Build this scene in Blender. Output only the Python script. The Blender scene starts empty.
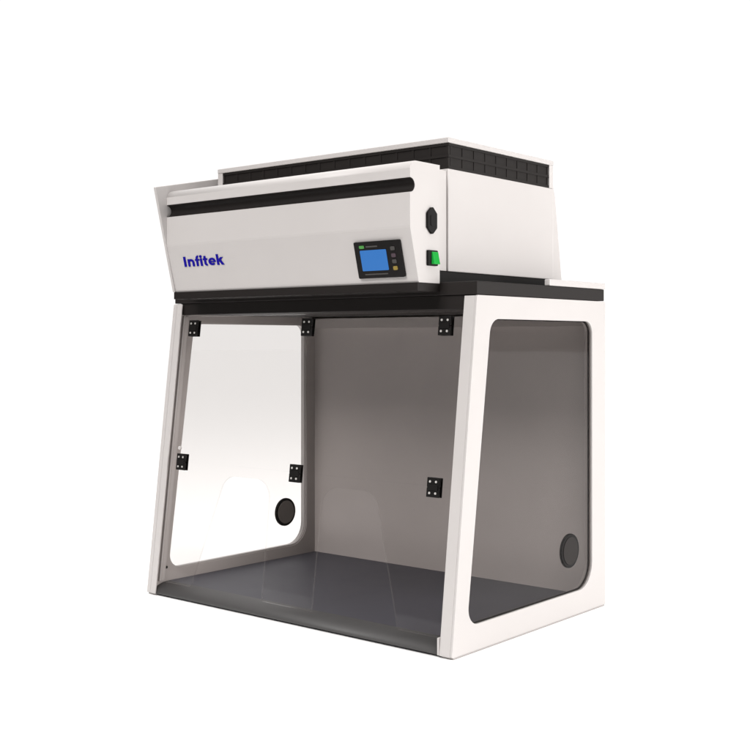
import bpy, bmesh, math
from mathutils import Vector, Matrix

scn = bpy.context.scene
COL = scn.collection

# ------------------------------------------------------------------ materials
def mat(name, base, rough=0.45, metal=0.0, bump=0.0, bscale=400.0, vary=0.0, vscale=6.0, spec=0.5):
    m = bpy.data.materials.new(name); m.use_nodes = True
    nt = m.node_tree; b = nt.nodes['Principled BSDF']
    b.inputs['Roughness'].default_value = rough
    b.inputs['Metallic'].default_value = metal
    b.inputs['Specular IOR Level'].default_value = spec
    b.inputs['Base Color'].default_value = (*base, 1)
    tc = nt.nodes.new('ShaderNodeTexCoord')
    if vary:
        n = nt.nodes.new('ShaderNodeTexNoise'); n.inputs['Scale'].default_value = vscale
        n.inputs['Detail'].default_value = 5
        r = nt.nodes.new('ShaderNodeValToRGB')
        r.color_ramp.elements[0].position = 0.3; r.color_ramp.elements[1].position = 0.7
        r.color_ramp.elements[0].color = (*[c * (1 - vary) for c in base], 1)
        r.color_ramp.elements[1].color = (*[min(1, c * (1 + vary)) for c in base], 1)
        nt.links.new(tc.outputs['Object'], n.inputs['Vector'])
        nt.links.new(n.outputs['Fac'], r.inputs['Fac'])
        nt.links.new(r.outputs['Color'], b.inputs['Base Color'])
        mr = nt.nodes.new('ShaderNodeMapRange')
        mr.inputs['To Min'].default_value = max(0.02, rough - 0.06); mr.inputs['To Max'].default_value = rough + 0.06
        nt.links.new(n.outputs['Fac'], mr.inputs['Value'])
        nt.links.new(mr.outputs['Result'], b.inputs['Roughness'])
    if bump:
        n2 = nt.nodes.new('ShaderNodeTexNoise'); n2.inputs['Scale'].default_value = bscale
        n2.inputs['Detail'].default_value = 2
        bp = nt.nodes.new('ShaderNodeBump'); bp.inputs['Strength'].default_value = bump
        bp.inputs['Distance'].default_value = 0.001
        nt.links.new(tc.outputs['Object'], n2.inputs['Vector'])
        nt.links.new(n2.outputs['Fac'], bp.inputs['Height'])
        nt.links.new(bp.outputs['Normal'], b.inputs['Normal'])
    return m

def emit(name, col, strength, base=(0.02, 0.02, 0.02)):
    m = mat(name, base, 0.25)
    b = m.node_tree.nodes['Principled BSDF']
    b.inputs['Emission Color'].default_value = (*col, 1)
    b.inputs['Emission Strength'].default_value = strength
    return m

def acrylic(name, tint=(0.975, 0.972, 0.97), ior=1.15, haze=0.0):
    m = bpy.data.materials.new(name); m.use_nodes = True
    nt = m.node_tree; nt.nodes.clear()
    out = nt.nodes.new('ShaderNodeOutputMaterial')
    t = nt.nodes.new('ShaderNodeBsdfTransparent'); t.inputs['Color'].default_value = (*tint, 1)
    g = nt.nodes.new('ShaderNodeBsdfGlossy'); g.inputs['Roughness'].default_value = 0.03
    f = nt.nodes.new('ShaderNodeFresnel')
    # a thin sheet: both of its faces reflect like air-to-acrylic
    ge = nt.nodes.new('ShaderNodeNewGeometry'); ii = nt.nodes.new('ShaderNodeMapRange')
    ii.inputs['To Min'].default_value = ior; ii.inputs['To Max'].default_value = 1 / ior
    nt.links.new(ge.outputs['Backfacing'], ii.inputs['Value']); nt.links.new(ii.outputs['Result'], f.inputs['IOR'])
    mx = nt.nodes.new('ShaderNodeMixShader')
    nt.links.new(f.outputs['Fac'], mx.inputs['Fac'])
    nt.links.new(t.outputs['BSDF'], mx.inputs[1]); nt.links.new(g.outputs['BSDF'], mx.inputs[2])
    last = mx
    if haze:
        d = nt.nodes.new('ShaderNodeBsdfDiffuse'); d.inputs['Color'].default_value = (0.30, 0.28, 0.27, 1)
        m2 = nt.nodes.new('ShaderNodeMixShader'); m2.inputs['Fac'].default_value = haze
        nt.links.new(mx.outputs['Shader'], m2.inputs[1]); nt.links.new(d.outputs['BSDF'], m2.inputs[2])
        last = m2
    nt.links.new(last.outputs['Shader'], out.inputs['Surface'])
    return m

WHITE = mat('white_powder_coat', (0.50, 0.476, 0.467), 0.42, bump=0.12, bscale=900, vary=0.012)
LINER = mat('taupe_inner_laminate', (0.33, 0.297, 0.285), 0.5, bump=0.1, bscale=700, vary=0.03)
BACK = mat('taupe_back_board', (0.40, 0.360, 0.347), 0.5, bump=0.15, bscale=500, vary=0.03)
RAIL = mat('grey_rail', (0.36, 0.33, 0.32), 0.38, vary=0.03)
BLACKP = mat('black_plastic', (0.006, 0.0052, 0.005), 0.55, bump=0.1, vary=0.08, spec=0.15)
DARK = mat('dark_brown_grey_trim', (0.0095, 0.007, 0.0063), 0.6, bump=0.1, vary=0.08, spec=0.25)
GRILLE = mat('dark_grille_plastic', (0.010, 0.0078, 0.007), 0.6, vary=0.12, vscale=30, spec=0.2)
SLATE = mat('slate_worktop', (0.052, 0.051, 0.062), 0.5, bump=0.08, bscale=300, vary=0.05, vscale=9, spec=0.3)
SLATE_EDGE = mat('grey_worktop_edge', (0.060, 0.058, 0.058), 0.5, bump=0.08, bscale=300, vary=0.04, spec=0.35)
GROM = mat('grommet_rubber', (0.014, 0.011, 0.010), 0.65, bump=0.2, spec=0.25)
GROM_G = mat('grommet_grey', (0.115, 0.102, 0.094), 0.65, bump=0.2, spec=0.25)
SCREW = mat('screw_steel', (0.6, 0.58, 0.56), 0.4, metal=0.3)
BLUE = mat('blue_lettering', (0.007, 0.003, 0.25), 0.6, spec=0.08)
GLASSY_BLACK = mat('panel_black', (0.010, 0.009, 0.009), 0.35, vary=0.1, spec=0.2)
LCD = emit('lcd_blue', (0.04, 0.20, 0.58), 0.9, (0.004, 0.008, 0.02))
LED_G = emit('led_green', (0.10, 0.24, 0.07), 0.4, (0.04, 0.2, 0.04))
GREEN = emit('rocker_green', (0.0, 0.28, 0.03), 0.3, (0.01, 0.26, 0.035))
BTN = mat('button_grey', (0.055, 0.052, 0.05), 0.4)
BTN_M = mat('button_mauve', (0.065, 0.042, 0.055), 0.4)
BTN_Y = mat('button_yellow', (0.26, 0.185, 0.035), 0.4)
PRINT = mat('panel_print', (0.06, 0.057, 0.055), 0.4)
ACRYL = acrylic('clear_acrylic')
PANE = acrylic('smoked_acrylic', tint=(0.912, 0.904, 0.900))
EDGE = acrylic('acrylic_edge', haze=0.09)
SEAM = mat('grey_seam', (0.34, 0.32, 0.31), 0.5)

# ------------------------------------------------------------------ helpers
def thing(name, label, cat, loc):
    o = bpy.data.objects.new(name, None); COL.objects.link(o)
    o.location = loc; o.empty_display_size = 0.2
    o['label'] = label; o['category'] = cat
    return o

def finish(name, bm, m, parent=None, bevel=0.0, smooth=False, label=None, segs=2):
    bmesh.ops.remove_doubles(bm, verts=bm.verts, dist=1e-6)
    bmesh.ops.recalc_face_normals(bm, faces=bm.faces)
    me = bpy.data.meshes.new(name); bm.to_mesh(me); bm.free()
    for k in (m if isinstance(m, (list, tuple)) else [m]):
        me.materials.append(k)
    if smooth:
        for p in me.polygons: p.use_smooth = True
    o = bpy.data.objects.new(name, me); COL.objects.link(o)
    if parent: o.parent = parent
    if bevel:
        b = o.modifiers.new('bevel', 'BEVEL'); b.width = bevel; b.segments = segs
        b.limit_method = 'ANGLE'; b.angle_limit = math.radians(35)
        b.harden_normals = False
    if label: o['label'] = label
    return o

def add_box(bm, x0, x1, y0, y1, z0, z1, xf=None):
    v = []
    for p in [(x0,y0,z0),(x1,y0,z0),(x1,y1,z0),(x0,y1,z0),(x0,y0,z1),(x1,y0,z1),(x1,y1,z1),(x0,y1,z1)]:
        p = Vector(p)
        v.append(bm.verts.new(xf(p) if xf else p))
    for f in [(0,3,2,1),(4,5,6,7),(0,1,5,4),(1,2,6,5),(2,3,7,6),(3,0,4,7)]:
        bm.faces.new([v[i] for i in f])

def box(*a):
    bm = bmesh.new(); add_box(bm, *a); return bm

def frame(loops, x0, x1, place):
    """prism of a 2-D outline with holes; loops[0] is the outline; place(a, b, d) -> Vector"""
    bm = bmesh.new(); edges = []; rings = []
    for lp in loops:
        vs = [bm.verts.new(place(a, b, x0)) for a, b in lp]; rings.append(vs)
        for i in range(len(vs)):
            edges.append(bm.edges.new((vs[i], vs[(i + 1) % len(vs)])))
    bmesh.ops.triangle_fill(bm, edges=edges, use_beauty=True, use_dissolve=False)
    top = []
    for lp in loops:
        top.append([bm.verts.new(place(a, b, x1)) for a, b in lp])
    mp = {}
    for r, t in zip(rings, top):
        for a, b in zip(r, t): mp[a] = b
    for f in list(bm.faces):
        bm.faces.new([mp[v] for v in reversed(f.verts)])
    side = []
    for r, t in zip(rings, top):
        n = len(r)
        for i in range(n):
            side.append(bm.faces.new((r[i], r[(i + 1) % n], t[(i + 1) % n], t[i])))
    return bm, side

def rounded(pts, radii, n=8):
    """polygon with rounded corners"""
    out = []; N = len(pts)
    for i, (p, r) in enumerate(zip(pts, radii)):
        p = Vector(p); a = Vector(pts[i - 1]) - p; b = Vector(pts[(i + 1) % N]) - p
        a.normalize(); b.normalize()
        if r <= 0:
            out.append(tuple(p)); continue
        ang = a.angle(b); d = r / math.tan(ang / 2)
        c = p + (a + b).normalized() * (r / math.sin(ang / 2))
        s = p + a * d - c; e = p + b * d - c
        tot = s.angle_signed(e)
        for k in range(n + 1):
            t = tot * k / n
            q = Vector((s.x * math.cos(t) + s.y * math.sin(t), -s.x * math.sin(t) + s.y * math.cos(t)))
            out.append(tuple(c + q))
    return out

def ring(a, b, x0, x1, place):
    """prism between two outlines with the same number of points"""
    bm = bmesh.new(); n = len(a)
    L = [[bm.verts.new(place(p, q, d)) for p, q in lp] for d in (x0, x1) for lp in (a, b)]
    for i in range(n):
        j = (i + 1) % n
        for u, v in ((0, 1), (2, 3), (0, 2), (1, 3)):
            bm.faces.new((L[u][i], L[u][j], L[v][j], L[v][i]))
    return bm

YZ = lambda a, b, d: Vector((d, a, b))

def add_disc(bm, c, axis, r, h, n=40, r2=None):
    """short cylinder; axis 'X' or a Matrix rotation"""
    r2 = r if r2 is None else r2
    R = Matrix.Rotation(math.pi / 2, 3, 'Y') if axis == 'X' else axis
    a = [bm.verts.new(Vector(c) + R @ Vector((r * math.cos(2*math.pi*i/n), r * math.sin(2*math.pi*i/n), 0))) for i in range(n)]
    b = [bm.verts.new(Vector(c) + R @ Vector((r2 * math.cos(2*math.pi*i/n), r2 * math.sin(2*math.pi*i/n), h))) for i in range(n)]
    bm.faces.new(list(reversed(a))); bm.faces.new(b)
    for i in range(n):
        bm.faces.new((a[i], a[(i+1) % n], b[(i+1) % n], b[i]))

# ------------------------------------------------------------------ the floor
# white sheet, cut short in front; unseen dark floor added to reduce bounce light
def sheet(name, x0, x1, y0, y1, z, m):
    bm = bmesh.new()
    bm.faces.new([bm.verts.new(p) for p in [(x0, y0, z), (x1, y0, z), (x1, y1, z), (x0, y1, z)]])
    o = finish(name, bm, m); o['kind'] = 'structure'
    return o
sheet('floor', -60, 60, -1.22, 60, -0.004, mat('white_floor', (0.95, 0.948, 0.945), 0.7, spec=0.1))
sheet('ground', -60, 60, -60, 60, -0.012, mat('dark_studio_floor', (0.07, 0.068, 0.066), 0.7, vary=0.2, vscale=2, spec=0.1))

# ------------------------------------------------------------------ the fume hood
hood = thing('fume_hood', 'white ductless fume hood with clear slanted front, dark slate worktop and black top vents', 'fume hood', (0, 0, 0))

D, H, SL, T = 0.660, 0.767, 0.0927, 0.0335
LX = 0.0225      # inner face of the side panels
outline = [(0, 0), (D, 0), (D, H), (SL, H)]
def win(g):      # rounded window outline in (y, z), grown by g
    return rounded([(0.055 - g, 0.056 - g), (0.593 + g, 0.056 - g), (0.593 + g, 0.716 + g), (0.1455 - g, 0.716 + g)],
                   [0.036 + g, 0.062 + g, 0.030 + g, 0.036 + g])

for side in (0, 1):
    fx = (lambda x: x) if side == 0 else (lambda x: 1 - x)
    pc = 0.013 if side == 0 else 0.005
    # outer sheet, white
    bm, _ = frame([rounded(outline, [0.004, 0.004, 0.004, 0.004], 3), win(0)], fx(0), fx(pc), YZ)
    sp = finish('side_panel', bm, WHITE, hood, bevel=0.0022)
    # white flanges folded over the edges of the panel
    bm = bmesh.new()
    pl = [(0, 0.0005), (0.004, 0.0005), (SL + 0.004, H - 0.001), (SL, H - 0.001)]
    ff, _ = frame([pl], fx(pc + 0.0002), fx(T + 0.0005), YZ)
    finish('front_flange', ff, WHITE, sp, bevel=0.0012)
    ff, _ = frame([[(D - 0.004, 0.0), (D, 0.0), (D, H), (D - 0.004, H)]], fx(pc + 0.0002), fx(LX), YZ)
    finish('rear_flange', ff, WHITE, sp, bevel=0.0012)
    # grey liner behind the sheet
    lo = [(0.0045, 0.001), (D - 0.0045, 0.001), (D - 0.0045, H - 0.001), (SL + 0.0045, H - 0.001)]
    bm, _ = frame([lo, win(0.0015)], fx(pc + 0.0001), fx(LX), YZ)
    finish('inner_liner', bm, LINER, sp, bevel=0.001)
    # dark gasket round the window
    bm = ring(win(0.0013), win(-0.0022), fx(pc + 0.0046), fx(pc + 0.0072), YZ)
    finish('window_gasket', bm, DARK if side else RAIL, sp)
    # acrylic pane in the window with a round cable port
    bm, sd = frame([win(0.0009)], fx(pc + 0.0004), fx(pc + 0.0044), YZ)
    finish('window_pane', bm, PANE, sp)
    bm = bmesh.new()
    c = (fx(0.0150), 0.495 if side else 0.508, 0.157)
    Rx = Matrix.Rotation(math.pi / 2 * (1 if side == 0 else -1), 3, 'Y')
    add_disc(bm, (fx(pc + 0.0062), c[1], c[2]), Rx, 0.0415, -0.0068, 48)
    pg = finish('cable_port', bm, BLACKP, sp, bevel=0.0015)
    bm = bmesh.new()
    add_disc(bm, (fx(pc - 0.0006), c[1], c[2]), Rx, 0.034, -0.0012, 48)
    finish('cable_port_cover', bm, GROM, sp, bevel=0.0006)
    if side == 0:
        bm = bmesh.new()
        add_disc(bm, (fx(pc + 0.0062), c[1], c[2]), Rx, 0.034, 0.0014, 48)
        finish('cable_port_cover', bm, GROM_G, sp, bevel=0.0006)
    # sash rail on the inner face, along the slant
    k = SL / 0.7679
    bm, _ = frame([[(0.016 + k*0.03, 0.03), (0.034 + k*0.03, 0.03), (0.034 + k*0.735, 0.735), (0.016 + k*0.735, 0.735)]], fx(LX + 0.0002), fx(LX + 0.0060), YZ)
    finish('sash_rail', bm, RAIL, sp, bevel=0.001)
    bm = bmesh.new()
    add_disc(bm, (fx(LX + 0.0002), 0.046, 0.063), Rx, 0.0035, 0.004, 16)
    finish('screw', bm, DARK, sp)
    # short upstand flange at the foot of the front edge, as on the right post
    if side == 1:
        finish('foot_tab', box(1 - T - 0.0060, 1 - T - 0.0008, 0.0002, 0.020, 0.0008, 0.038), WHITE, sp, bevel=0.0012)
    # grey skid under the panel
    bm, _ = frame([[(0.006, -0.0038), (D - 0.004, -0.0038), (D - 0.004, -0.0002), (0.006, -0.0002)]], fx(0.0008), fx(T - 0.002), YZ)
    finish('skid', bm, SEAM, sp)

# back board
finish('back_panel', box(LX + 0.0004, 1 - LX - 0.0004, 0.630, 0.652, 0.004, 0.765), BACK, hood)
finish('rear_baffle', box(LX + 0.0006, 1 - LX - 0.0006, 0.612, 0.6298, 0.705, 0.7352), LINER, hood, bevel=0.001)  # darker strip across the top of the back panel

# worktop: slab plus a bull-nosed front edge
prof = [(0.6296, 0.0005), (0.6296, 0.0235)]
prof += [(0.056, 0.0260)]
for i in range(1, 15):
    a = math.pi / 2 * i / 14
    prof.append((0.056 - 0.0525 * math.sin(a), 0.0025 + 0.0235 * math.cos(a)))
prof.append((0.0040, 0.0005))
bm, sd = frame([prof], LX + 0.0004, 1 - LX - 0.0004, YZ)
wt = finish('worktop', bm, [SLATE, SLATE_EDGE], hood)
for p in wt.data.polygons:
    if abs(p.normal.x) < 0.5 and p.center.y < 0.057: p.use_smooth = True; p.material_index = 1

# dark top plate and header rail
tp = finish('top_plate', box(0.004, 0.9995, 0.0932, 0.6545, 0.7683, 0.7975), DARK, hood, bevel=0.0015)
finish('header_rail', box(LX + 0.0008, 1 - LX - 0.0008, 0.0985, 0.112, 0.7375, 0.7680), DARK, tp, bevel=0.001)
finish('ceiling_panel', box(LX + 0.0008, 1 - LX - 0.0008, 0.1125, 0.6290, 0.7390, 0.7680), DARK, tp)
finish('white_rear_strip', box(0.985, 1.0, 0.392, 0.6605, 0.7982, 0.8135), WHITE, tp, bevel=0.002)
finish('gasket', box(0.119, 0.880, 0.1002, 0.580, 0.7978, 0.8245), BLACKP, tp, bevel=0.001)

# ------------------------------------------------------------------ front sash
ang = math.atan2(SL, 0.7679)
def sash(x, l, n):    # x across, l up the slope, n outwards
    return Vector((x, 0.012 + l * math.sin(ang) - n * math.cos(ang), l * math.cos(ang) + n * math.sin(ang)))
SX = lambda a, b, d: sash(a, b, d)
LB, LM, LT = 0.034, 0.352, 0.738
xa, xb = T + 0.006, 1 - T - 0.006
def pane(name, lp):
    bm, sd = frame([lp], -0.0025, 0.0025, SX)
    for f in sd: f.material_index = 1
    o = finish(name, bm, [ACRYL, EDGE], hood)
    return o
upper = pane('upper_sash', [(xa, LM + 0.0006), (xb, LM + 0.0006), (xb, LT), (xa, LT)])
arch = rounded([(0.158, LB), (0.252, 0.327), (0.413, 0.327), (0.417, LB)], [0, 0.048, 0.048, 0])
mir = [(1 - a, b) for a, b in reversed(arch)]
lower = pane('lower_sash', [(xa, LB)] + arch + mir + [(xb, LB), (xb, LM), (xa, LM)])
Rs = Matrix.Rotation(math.pi / 2 - ang, 3, 'X')
def hinge(x, l, parent, w=0.034, h=0.043):
    bm = bmesh.new()
    xf = lambda p: sash(p.x, p.y, p.z)
    add_box(bm, x - w/2, x + w/2, l - h/2, l - 0.001, 0.0027, 0.0085, xf)
    add_box(bm, x - w/2, x + w/2, l + 0.001, l + h/2, 0.0027, 0.0085, xf)
    add_box(bm, x - w/2 + 0.003, x + w/2 - 0.003, l - 0.006, l + 0.006, 0.0027, 0.0110, xf)
    add_box(bm, x - w/2, x + w/2, l - h/2, l + h/2, -0.0045, -0.0027, xf)
    hg = finish('hinge', bm, BLACKP, parent, bevel=0.0012)
    for sx in (-1, 1):
        for sl in (-1, 1):
            bm = bmesh.new()
            add_disc(bm, sash(x + sx * w * 0.24, l + sl * h * 0.29, 0.0085), Rs, 0.0026, 0.0012, 14)
            finish('hinge_screw', bm, SCREW, parent)
for x in (0.083, 0.498, 0.9155):
    hinge(x, 0.7055, upper)
    hinge(x, LM - 0.002, lower)
bm = bmesh.new()
add_disc(bm, sash(0.072, LM + 0.034, 0.0027), Rs, 0.0050, 0.006, 20)
finish('sash_knob', bm, WHITE, upper, bevel=0.001)

# ------------------------------------------------------------------ control head
X0, X1 = 0.100, 0.900
gy, gz, gr = -0.0155, 1.0032, 0.0158
hp = [(0.0915, 0.7945), (0.0915, 1.0565), (0.006, 1.0565)]
for i in range(1, 9):
    a = math.pi / 2 * i / 8
    hp.append((0.006 - 0.021 * math.sin(a), 1.0385 + 0.018 * math.cos(a)))
for i in range(0, 17):
    a = math.pi / 2 - math.pi * i / 16
    hp.append((-0.015 + gr * math.cos(a), gz + gr * math.sin(a)))
hp += [(-0.015, 0.916), (-0.0145, 0.911), (0.015, 0.7975), (0.0165, 0.7945)]
bm, sd = frame([hp], X0, X1, YZ)
head = finish('control_head', bm, WHITE, hood)
for p in head.data.polygons:
    if abs(p.normal.x) < 0.5 and p.center.z > 1.036 and p.center.y < 0.0065: p.use_smooth = True
# dark pull groove lining
gp = []
for i in range(0, 17):
    a = math.pi / 2 - math.pi * i / 16
    gp.append((-0.0148 + (gr - 0.0003) * math.cos(a), gz + (gr - 0.0003) * math.sin(a)))
for i in range(0, 17):
    a = -math.pi / 2 + math.pi * i / 16
    gp.append((-0.0148 + (gr - 0.0020) * math.cos(a), gz + (gr - 0.0020) * math.sin(a)))
bm, sd = frame([gp], X0 + 0.0005, X1 + 0.0006, YZ)
finish('pull_groove', bm, DARK, head)
# left end plate, standing proud of the front
bm, _ = frame([[(0.011, 0.7945), (0.140, 0.7945), (0.168, 1.1075), (-0.053, 1.062)]], 0.092, 0.0998, YZ)
finish('end_plate', bm, WHITE, head, bevel=0.0015)
# dark tray under the head
finish('head_underside', box(0.0955, 0.8995, 0.0125, 0.0930, 0.776, 0.7943), DARK, head)
# neck between head and filter housing
finish('neck', box(0.13, 0.878, 0.0918, 0.1465, 0.826, 1.052), WHITE, head)

mF = -0.03 / 0.118
fang = math.atan2(0.03, 0.118)
def fas(x, z, n=0.0):     # point on the lower, slanted part of the fascia
    y = -0.015 + mF * (z - 0.912)
    return Vector((x, y - n * math.cos(fang), z - n * math.sin(fang)))
FP = lambda a, b, d: fas(a, b, d)
bm, _ = frame([rounded([(0.7375, 0.808), (0.8695, 0.808), (0.8695, 0.888), (0.7375, 0.888)], [0.003]*4, 4)], 0.0002, 0.005, FP)
cp = finish('control_panel', bm, GLASSY_BLACK, hood, bevel=0.001)
bm, _ = frame([rounded([(0.7530, 0.8245), (0.8280, 0.8245), (0.8280, 0.8695), (0.7530, 0.8695)], [0.002]*4, 3)], 0.0046, 0.0058, FP)
finish('screen', bm, LCD, cp)
Rf = Matrix.Rotation(math.pi / 2 + fang, 3, 'X')
for z, m in ((0.8705, BTN), (0.8555, BTN_M), (0.8425, BTN), (0.8280, BTN_Y)):
    bm, _ = frame([rounded([(0.8415, z - 0.0042), (0.8535, z - 0.0042), (0.8535, z + 0.0042), (0.8415, z + 0.0042)], [0.0025]*4, 4)], 0.0046, 0.0064, FP)
    finish('button', bm, m, cp, label='yellow button' if m is BTN_Y else None)
bm, _ = frame([rounded([(0.7530, 0.8735), (0.7670, 0.8735), (0.7670, 0.8800), (0.7530, 0.8800)], [0.002]*4, 4)], 0.0046, 0.0060, FP)
finish('indicator_light', bm, LED_G, cp)
bm = bmesh.new()
bm2, _ = frame([[(0.7720, 0.8755), (0.8050, 0.8755), (0.8050, 0.8785), (0.7720, 0.8785)]], 0.0046, 0.0054, FP)
finish('printed_line', bm2, PRINT, cp)
bm2, _ = frame([[(0.7580, 0.8155), (0.8240, 0.8155), (0.8240, 0.8180), (0.7580, 0.8180)]], 0.0046, 0.0054, FP)
finish('printed_line', bm2, PRINT, cp)

# lettering, drawn stroke by stroke on the fascia (unit = cap height)
W_ = 0.235
def arc(cx, cy, rx, ry, a0, a1, n=18):
    return [(cx + rx * math.cos(math.radians(a0 + (a1 - a0) * i / n)), cy + ry * math.sin(math.radians(a0 + (a1 - a0) * i / n))) for i in range(n + 1)]
def band(cx, cy, r, w, a0, a1):
    return arc(cx, cy, r + w / 2, r + w / 2, a0, a1) + arc(cx, cy, r - w / 2, r - w / 2, a1, a0)
def bar(x0, x1, y0, y1): return [(x0, y0), (x1, y0), (x1, y1), (x0, y1)]
XH = 0.735
strokes = []
x = 0.0
strokes += [bar(x, x + W_, 0, 1.0)]; x += W_ + 0.17                                        # I
r = 0.222; w = 0.215                                                                         # n
strokes += [bar(x, x + w, 0, XH), band(x + w / 2 + r, XH - r - w / 2, r, w, 0, 165), bar(x + 2 * r, x + 2 * r + w, 0, XH - r - w / 2)]; x += 2 * r + w + 0.10
strokes += [bar(x + 0.09, x + 0.09 + w, 0, 0.80), band(x + 0.09 + w / 2 + 0.16, 0.79, 0.16, w * 0.92, 80, 180), bar(x, x + 0.44, 0.53, 0.70)]; x += 0.50   # f
strokes += [bar(x, x + w, 0, XH), arc(x + w / 2, 0.925, 0.135, 0.135, 0, 345, 20)]; x += w + 0.08     # i
strokes += [bar(x + 0.10, x + 0.10 + w, 0.17, 0.95), band(x + 0.10 + w / 2 + 0.15, 0.23, 0.15 , w * 0.9, 180, 285), bar(x, x + 0.45, 0.55, 0.72)]; x += 0.52    # t
R = 0.265; w2 = 0.20                                                                         # e
strokes += [band(x + R + w2 / 2, 0.37, R, w2, 4, 318), bar(x + w2 * 0.6, x + 2 * R + w2, 0.30, 0.425)]; x += 2 * R + w2 + 0.09
strokes += [bar(x, x + w, 0, 1.04), [(x + w * 0.7, 0.30), (x + w * 0.7 + 0.02, 0.52), (x + 0.40, XH), (x + 0.67, XH), (x + 0.30, 0.335)],
            [(x + 0.24, 0.42), (x + 0.42, 0.50), (x + 0.70, 0), (x + 0.43, 0)]]; x += 0.70     # k
CH, KX = 0.0252, 0.1495 / x
bm = bmesh.new()
for i, st in enumerate(strokes):
    tmp, _ = frame([[(0.1545 + px * KX, 0.8575 + py * CH) for px, py in st]], 0.0002, 0.0008 + i * 0.00001, FP)
    tm = bpy.data.meshes.new('stroke'); tmp.to_mesh(tm); tmp.free()
    bm.from_mesh(tm); bpy.data.meshes.remove(tm)
me = bpy.data.meshes.new('brand_lettering')
bmesh.ops.recalc_face_normals(bm, faces=bm.faces)
bm.to_mesh(me); bm.free(); me.materials.append(BLUE)
lt = bpy.data.objects.new('brand_lettering', me); COL.objects.link(lt); lt.parent = head

# power inlet and rocker switch on the right cheek
bm, _ = frame([rounded([(0.0415, 0.915), (0.058, 0.900), (0.0745, 0.915), (0.0745, 0.947), (0.058, 0.962), (0.0415, 0.947)], [0.005]*6, 4)],
              X1 + 0.0002, X1 + 0.006, YZ)
ps = finish('power_inlet', bm, BLACKP, head, bevel=0.0012)
bm, _ = frame([rounded([(0.050, 0.919), (0.066, 0.919), (0.066, 0.943), (0.050, 0.943)], [0.004]*4, 4)], X1 + 0.0055, X1 + 0.0072, YZ)
finish('power_inlet_core', bm, BLACKP, head)
bm, _ = frame([rounded([(0.0430, 0.8320), (0.0780, 0.8320), (0.0780, 0.8660), (0.0430, 0.8660)], [0.003]*4, 4)], X1 + 0.0002, X1 + 0.0055, YZ)
rs = finish('rocker_switch', bm, BLACKP, head, bevel=0.001)
bm = bmesh.new()
rp = [(0.0545, 0.8355), (0.0755, 0.8355), (0.0755, 0.8625), (0.0545, 0.8625)]
bm, _ = frame([rp], X1 + 0.0050, X1 + 0.0100, YZ)
for v in bm.verts:
    if v.co.x > X1 + 0.008:
        v.co.x += 0.0040 if v.co.z < 0.85 else -0.0015
finish('switch_rocker', bm, GREEN, head, bevel=0.001)

# ------------------------------------------------------------------ filter housing
bx0, bx1, by0, by1 = 0.117, 0.883, 0.147, 0.600
fh = finish('filter_housing', box(bx0, bx1, by0, by1, 0.825, 1.0575), WHITE, hood, bevel=0.0015)
finish('housing_cap', box(bx0 - 0.001, bx1 + 0.001, by0 - 0.001, by1 + 0.001, 1.1165, 1.1285), WHITE, fh, bevel=0.0015)
for (a, b, c, d) in ((bx0, bx0 + 0.018, by0, by0 + 0.018), (bx0, bx0 + 0.018, by1 - 0.018, by1), (bx1 - 0.018, bx1, by1 - 0.018, by1)):
    finish('corner_post', box(a, b, c, d, 1.0578, 1.1162), WHITE, fh)
bm = box(bx0 + 0.0036, bx1 - 0.0036, by0 + 0.0036, by1 - 0.0036, 1.0578, 1.1162)
finish('vent_core', bm, GRILLE, fh)
bm = bmesh.new()
z0, z1 = 1.0579, 1.1161
# front and right louvres: frame bars, slats, uprights
for i in range(3):
    z = z0 + (z1 - z0) * (i + 0.0) / 2
    za, zb = (z, z + 0.006) if i == 0 else ((z - 0.003, z + 0.003) if i == 1 else (z - 0.006, z))
    add_box(bm, bx0 + 0.0185, bx1 - 0.0002, by0 + 0.0012, by0 + 0.0095, za, zb)
    add_box(bm, bx1 - 0.0095, bx1 - 0.0012, by0 + 0.0100, by1 - 0.0185, za, zb)
    add_box(bm, bx0 + 0.0012, bx0 + 0.0095, by0 + 0.0185, by1 - 0.0185, za, zb)
n = 15
for i in range(n + 1):
    x = bx0 + 0.022 + (bx1 - bx0 - 0.027) * i / n
    add_box(bm, x - 0.003, x + 0.003, by0 + 0.0022, by0 + 0.0093, z0 + 0.0062, z0 + 0.0258)
    add_box(bm, x - 0.003, x + 0.003, by0 + 0.0022, by0 + 0.0093, z0 + 0.0324, z1 - 0.0062)
n = 9
for i in range(n + 1):
    y = by0 + 0.014 + (by1 - by0 - 0.037) * i / n
    for (xa_, xb_) in ((bx1 - 0.0093, bx1 - 0.0022), (bx0 + 0.0022, bx0 + 0.0093)):
        add_box(bm, xa_, xb_, y - 0.003, y + 0.003, z0 + 0.0062, z0 + 0.0258)
        add_box(bm, xa_, xb_, y - 0.003, y + 0.003, z0 + 0.0324, z1 - 0.0062)
finish('vent_grille', bm, GRILLE, fh)
# sloped rear cover
bm, _ = frame([[(0.6004, 0.8145), (0.647, 0.8145), (0.612, 1.040), (0.6004, 1.075)]], bx0 + 0.001, bx1 - 0.001, YZ)
finish('rear_cover', bm, WHITE, fh, bevel=0.002)

# ------------------------------------------------------------------ light
w = bpy.data.worlds.new('World'); scn.world = w; w.use_nodes = True
nt = w.node_tree; bg = nt.nodes['Background']
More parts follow.
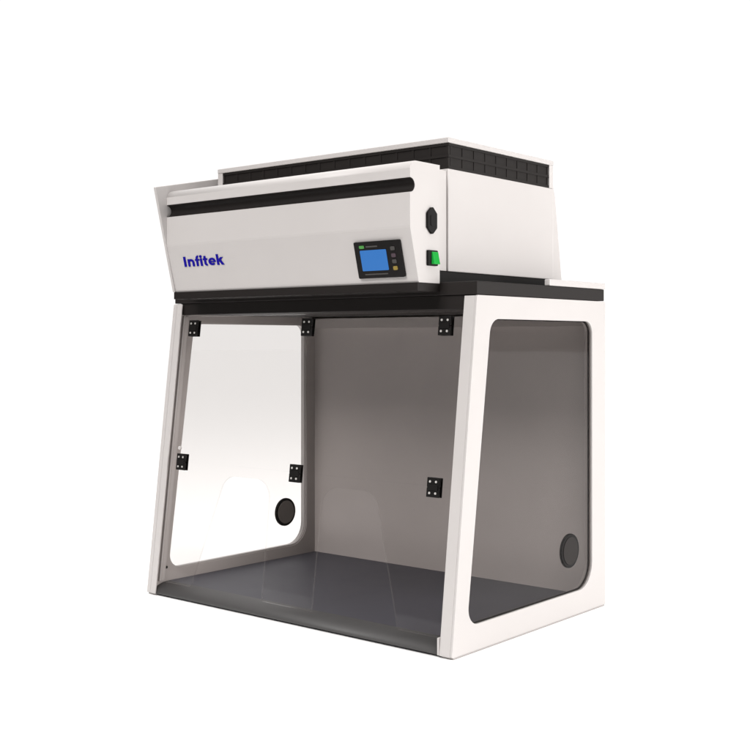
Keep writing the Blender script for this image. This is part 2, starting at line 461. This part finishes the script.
# a white studio: bright wall behind the hood, dimmer room on the camera's side
FRONT, BEHIND, TOP = 0.06, 1.06, 1.6
tc = nt.nodes.new('ShaderNodeTexCoord')
def dotramp(vec, f0, f1, t0, t1):
    dp = nt.nodes.new('ShaderNodeVectorMath'); dp.operation = 'DOT_PRODUCT'
    dp.inputs[1].default_value = vec
    mr = nt.nodes.new('ShaderNodeMapRange'); mr.interpolation_type = 'SMOOTHSTEP'
    for k, v in zip(('From Min', 'From Max', 'To Min', 'To Max'), (f0, f1, t0, t1)):
        mr.inputs[k].default_value = v
    nt.links.new(tc.outputs['Generated'], dp.inputs[0])
    nt.links.new(dp.outputs['Value'], mr.inputs['Value'])
    return mr.outputs['Result']
wall = dotramp((-0.641, 0.767, 0.0), 0.25, 0.8, FRONT, BEHIND)
top = dotramp((0.0, 0.0, 1.0), 0.35, 0.85, 0.0, TOP)
mxn = nt.nodes.new('ShaderNodeMath'); mxn.operation = 'MAXIMUM'
nt.links.new(wall, mxn.inputs[0]); nt.links.new(top, mxn.inputs[1])
nt.links.new(mxn.outputs[0], bg.inputs['Strength'])
bg.inputs['Color'].default_value = (1.0, 0.985, 0.975, 1)

def area(name, loc, target, sx, sy, power, col=(1, 0.98, 0.96)):
    l = bpy.data.lights.new(name, 'AREA'); l.shape = 'RECTANGLE'; l.size = sx; l.size_y = sy
    l.energy = power; l.color = col
    o = bpy.data.objects.new(name, l); COL.objects.link(o); o.location = loc
    d = Vector(target) - Vector(loc); o.rotation_euler = d.to_track_quat('-Z', 'Y').to_euler()
    return o
area('overhead_softbox', (0.2, -0.2, 4.2), (0.3, 0.2, 0), 5, 5, 40)
area('front_softbox', (0.8, -3.1, 3.0), (0.5, 0.3, 0.2), 1.6, 1.5, 120)
area('side_softbox', (6.6, 2.0, 1.1), (1.0, 0.2, 0.55), 3.0, 2.2, 340)

# ------------------------------------------------------------------ camera
cam = bpy.data.cameras.new('camera'); co = bpy.data.objects.new('camera', cam); COL.objects.link(co)
co.location = (2.4236, -1.9557, 0.6672)
co.rotation_euler = (math.pi / 2, 0, 0.696)
cam.sensor_width = 36; cam.sensor_fit = 'HORIZONTAL'
cam.lens = 1150.36 / 750 * 36
cam.shift_y = -(375 - 341.0) / 750
cam.clip_end = 500; cam.clip_start = 0.05
scn.camera = co
scn.view_settings.view_transform = 'Standard'; scn.view_settings.look = 'None'
scn.view_settings.gamma = 1; scn.view_settings.exposure = 0
scn.cycles.transparent_max_bounces = 24
scn.cycles.max_bounces = 12
